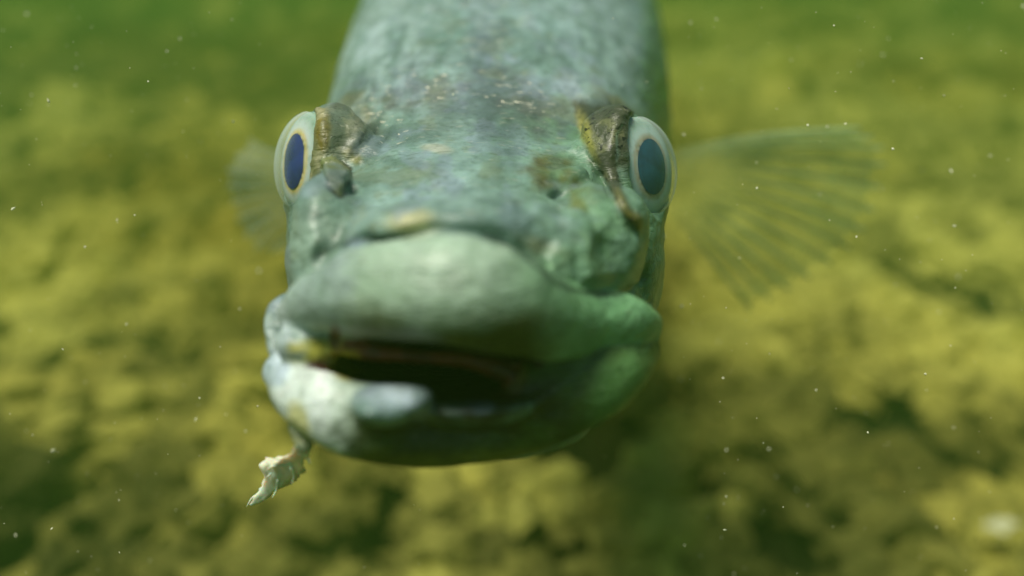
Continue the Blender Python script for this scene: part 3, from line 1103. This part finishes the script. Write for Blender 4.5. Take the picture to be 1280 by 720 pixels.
CORNEA, nt, bs = new_mat("cornea")
out = nt.nodes["Material Output"]
tr = nt.nodes.new("ShaderNodeBsdfTransparent")
mx = nt.nodes.new("ShaderNodeMixShader")
bs.inputs["Base Color"].default_value = (0.75, 0.85, 0.82, 1)
bs.inputs["Roughness"].default_value = 0.08
lw = nt.nodes.new("ShaderNodeLayerWeight"); lw.inputs[0].default_value = 0.45
nt.links.new(ramp(nt, lw.outputs["Facing"], 0.35, 1.0, 0.03, 0.75), mx.inputs[0])
nt.links.new(tr.outputs[0], mx.inputs[1]); nt.links.new(bs.outputs[0], mx.inputs[2])
nt.links.new(mx.outputs[0], out.inputs["Surface"])

IRIS, nt, bs = new_mat("iris")
nt.links.new(mix_rgb(nt, attr(nt, "pigment"), (0.7, 0.75, 0.7), ramp(nt, noise_tex(nt, 500, 4, 0.6, obj_coord(nt)), 0.45, 0.7), 'MULTIPLY'), bs.inputs["Base Color"])
bs.inputs["Roughness"].default_value = 0.4
bs.inputs["Subsurface Weight"].default_value = 0.2
bs.inputs["Subsurface Scale"].default_value = 0.001

for side, pc, gold, pale, lab in (("left", (0.006, 0.018, 0.14), (0.60, 0.48, 0.14), (0.50, 0.58, 0.55), "dark navy pupil eye on the left of the head"),
                                  ("right", (0.006, 0.075, 0.12), (0.42, 0.38, 0.24), (0.46, 0.62, 0.57), "teal pupil eye on the right of the head")):
    V, Fe, rad = eyeball(side)
    g = np.exp(-((rad - 0.455) / 0.045) ** 2)[:, None]
    inner = sstep(rad, 0.42, 0.40)[:, None]
    edge = sstep(rad, 0.52, 0.74)[:, None]
    c = np.array(pale)[None] * (1 - edge) + np.array([0.26, 0.40, 0.30])[None] * edge
    c = c * (1 - g * 0.95) + np.array(gold)[None] * g * 0.95
    c = c * (1 - inner) + np.array([0.02, 0.03, 0.05])[None] * inner
    eye = build("eye", cam2world(V), Fe, IRIS, fish, colors={"pigment": c})
    tag(eye, lab)
    PUPIL = plain("pupil_" + ("navy" if side == "left" else "teal"), pc, 0.2, 0.35, 300, 0.5)
    V, Fp = tri(*dome(side, EYE_R, EYE_T, 0.415, lift=0.012, narrow=0.82 if side == 'left' else 0.86))
    build("pupil", cam2world(V), Fp, PUPIL, eye)
    V, Fp = tri(*dome(side, EYE_R + 0.02, EYE_T + 0.17, EYE_R - 0.012, 40, 16))
    build("cornea", cam2world(V), Fp, CORNEA, eye)

# ------------------------------------------------------------------ fins
def fan_fin(name, base_pts, tips, nray, membrane, ray_mat, label=None, ray_r=0.06, bend=0.0, rows=16, op=(0.25, 1.0), rag=0.03):
    """fin between a base line and a tip line (camera-aligned cm); membrane scalloped between raised rays"""
    B0 = catmull(base_pts, nray); T0 = catmull(tips, nray)
    sub = 5
    cols_ = (nray - 1) * sub + 1
    Bf = catmull(base_pts, cols_); Tf = catmull(tips, cols_)
    nrm = np.cross(Tf[cols_ // 2] - Bf[cols_ // 2], Bf[-1] - Bf[0] + Tf[-1] - Tf[0]); nrm /= np.linalg.norm(nrm)
    def pt(b, t, s, u):
        L = np.linalg.norm(t - b)
        wave = bend * L * math.sin(math.pi * s) + 0.03 * L * s * math.sin(u * 9.0)
        sag = (t - b) * s + np.array([0, 0, -0.10 * L * s * s * (u - 0.2)])
        return b + sag + nrm * wave
    vs, opac = [], []
    for c in range(cols_):
        u = c / (cols_ - 1)
        fr = abs((c % sub) / sub - 0.5) * 2
        Ls = 1 - 0.05 * (1 - fr) - rag * abs(math.sin(c * 1.7))
        for r in range(rows):
            s = r / (rows - 1)
            p = pt(Bf[c], Bf[c] + (Tf[c] - Bf[c]) * Ls, s, u)
            vs.append(p)
            opac.append(op[0] + (op[1] - op[0]) * s)
    fs = [(c * rows + r, c * rows + r + 1, (c + 1) * rows + r + 1, (c + 1) * rows + r) for c in range(cols_ - 1) for r in range(rows - 1)]
    fin = build(name, cam2world(np.array(vs)), np.array(fs), membrane, fish, colors={"opacity": np.array(opac)})
    if label:
        tag(fin, label)
    for i in range(nray):
        u = i / (nray - 1)
        path = np.array([pt(B0[i], T0[i], s, u) for s in np.linspace(0, 1, 14)])
        V, Fr = tri(*tube(path, np.linspace(ray_r, ray_r * 0.45, 14), 5))
        o = np.repeat(np.linspace(op[0] * 0.7, 1.0, 14), 5)
        o = np.concatenate([o, [0.3, 1.0]])
        build("fin_ray", cam2world(V), Fr, ray_mat, fin, colors={"opacity": o})
    return fin


fan_fin("pectoral_fin", [Q(842, 192, 22.5), Q(846, 222, 22.8), Q(838, 262, 23)],
        [Q(1075, 166, 24), Q(1112, 196, 24.5), Q(1092, 250, 25), Q(1055, 300, 25.5), Q(1000, 345, 26), Q(940, 372, 26)], 13,
        FIN_MEMBRANE, FIN_RAY, "green translucent pectoral fin spread out on the right", 0.10, 0.07, 16, (0.12, 1.0), 0.06)
fan_fin("pectoral_fin", [Q(400, 200, 22.5), Q(396, 235, 22.8), Q(402, 265, 23)],
        [Q(312, 178, 26), Q(288, 215, 27), Q(286, 260, 27.5), Q(318, 296, 27), Q(372, 304, 26)], 10,
        FIN_PALE, FIN_PALE, "pale pectoral fin behind the left eye", 0.06, 0.05)
# fins behind the frame's edge
def axis_top(d):
    t = math.log(d)
    S = [np.interp(t, np.log(SEC[:, 0]), SEC[:, k]) for k in range(1, 6)]
    return Q(S[0], S[2] - S[3] * 0.97, d)
ds = [32, 36, 40, 44, 48]
fan_fin("dorsal_fin", [axis_top(d) for d in ds], [axis_top(d) + np.array([0, 2.5, h]) for d, h in zip(ds, (3.2, 4.6, 4.8, 4.0, 2.2))], 12, FIN_MEMBRANE, FIN_RAY, None, 0.08, 0.0)
ds = [52, 56, 60, 64]
fan_fin("dorsal_fin", [axis_top(d) for d in ds], [axis_top(d) + np.array([0, 2.5, h]) for d, h in zip(ds, (3.4, 3.8, 3.2, 2.0))], 10, FIN_MEMBRANE, FIN_RAY, None, 0.07, 0.0)
tb = Q(663, -28, 79.5)
fan_fin("tail_fin", [tb + (0, 0, 2), tb, tb + (0, 0, -2)], [tb + (0, 10, 8.5), tb + (0, 9, 4), tb + (0, 7.5, 0), tb + (0, 9, -4), tb + (0, 10, -8.5)], 15, FIN_MEMBRANE, FIN_RAY, None, 0.08, 0.0)

# ------------------------------------------------------------------ the torn shred
pts = catmull([(381, 548, 11.9, 11), (378, 560, 12.2, 9), (371, 572, 12.8, 10), (358, 582, 13.3, 19), (347, 594, 13.6, 17), (335, 610, 13.9, 8), (324, 622, 14.0, 6), (313, 631, 14.1, 2)], 48)
vs, fs, seg = [], [], 16
for i, p in enumerate(pts):
    for k in range(seg):
        w = 2 * math.pi * k / seg
        rr = 0.85 * p[3] * (1 + 1.2 * (vnoise(np.array([[i * 0.22, 2.0 * math.cos(w), 2.0 * math.sin(w)]]), 5)[0] - 0.5) + 0.35 * (vnoise(np.array([[i * 0.7, 3 * math.cos(w), 3 * math.sin(w)]]), 6)[0] - 0.5))
        c = Q(p[0] + rr * 0.95 * math.cos(w), p[1] + rr * 0.55 * math.cos(w) + rr * 0.30 * math.sin(w), p[2])
        vs.append(c + np.array([0, rr * p[2] / FPX * 0.3 * math.sin(w), 0.3 * rr * p[2] / FPX * math.sin(w)]))
for i in range(len(pts) - 1):
    for k in range(seg):
        k2 = (k + 1) % seg
        fs.append((i * seg + k, i * seg + k2, (i + 1) * seg + k2, (i + 1) * seg + k))
vs, fs = tri(np.array(vs), np.array(fs))
for pa in ([(366, 578, 13.1), (352, 580, 13.3), (338, 584, 13.4), (332, 590, 13.5)], [(352, 590, 13.5), (342, 590, 13.6), (333, 597, 13.6)], [(348, 598, 13.6), (346, 612, 13.8), (340, 622, 13.8)],
           [(364, 584, 13.2), (368, 594, 13.3), (364, 606, 13.4)], [(326, 618, 14), (316, 622, 14.1), (308, 634, 14.2)], [(374, 566, 12.5), (384, 572, 12.6), (388, 580, 12.6)]):
    path = catmull([Q(*p) for p in pa], 8)
    V, Fk = tri(*tube(path, np.linspace(0.030, 0.006, 8), 5))
    fs = np.concatenate([fs, Fk + len(vs)]); vs = np.concatenate([vs, V])
sh = build("torn_shred", cam2world(vs), fs, FLESH, fish)
tag(sh, "frayed whitish shred of flesh hanging from the left of the lower jaw")

# ------------------------------------------------------------------ specks drifting in the water
oct_v = np.array([(1, 0, 0), (-1, 0, 0), (0, 1, 0), (0, -1, 0), (0, 0, 1), (0, 0, -1)], float)
oct_f = np.array([(0, 2, 4), (2, 1, 4), (1, 3, 4), (3, 0, 4), (2, 0, 5), (1, 2, 5), (3, 1, 5), (0, 3, 5)])
n = 650
d = 12.0 + 9 * rng.random(n) ** 1.4
px = rng.random(n) * 1340 - 30
py = rng.random(n) ** 1.35 * 760 - 20
spk = []
body_box = (px > 330) & (px < 850)
for i in range(n):
    if body_box[i] and d[i] > 11.0 and rng.random() < 0.9:
        continue
    s = (0.55 + 1.4 * rng.random() ** 5) * d[i] / FPX
    st = np.array([1 + 1.6 * rng.random() ** 3, 1, 1])
    a = rng.normal(size=(3, 3)); q_, _ = np.linalg.qr(a)
    spk.append((Q(px[i], py[i], d[i])[None] + (oct_v * (0.7 + 0.6 * rng.random((6, 1))) * st * s) @ q_))
V = np.concatenate(spk)
F = (oct_f[None] + (np.arange(len(spk)) * 6)[:, None, None]).reshape(-1, 3)
SPECK = plain("silt_speck", (0.85, 0.84, 0.60), 0.6, 0.2, 50)
sp = build("drifting_specks", cam2world(V), F, SPECK, smooth=False)
tag(sp, "tiny pale specks of silt drifting in the water", "silt specks", kind="stuff")

# ------------------------------------------------------------------ the murky green water itself
x0, x1, y0, y1, z0, z1 = -42, 42, -41, 44, -1.2, 0.50
V = np.array([(x, y, z) for z in (z0, z1) for y in (y0, y1) for x in (x0, x1)], float)
F = np.array([(0, 2, 3, 1), (4, 5, 7, 6), (0, 1, 5, 4), (2, 6, 7, 3), (0, 4, 6, 2), (1, 3, 7, 5)])
WATER = bpy.data.materials.new("murky_water")
WATER.use_nodes = True
nt = WATER.node_tree
nt.nodes.remove(nt.nodes["Principled BSDF"])
pv = nt.nodes.new("ShaderNodeVolumePrincipled")
pv.inputs["Color"].default_value = (0.19, 0.39, 0.075, 1)
pv.inputs["Density"].default_value = 0.58
pv.inputs["Anisotropy"].default_value = 0.2
nt.links.new(pv.outputs[0], nt.nodes["Material Output"].inputs["Volume"])
hz = build("haze", V, F, WATER, smooth=False)
tag(hz, "murky green water fading the far lake bed", kind="stuff")
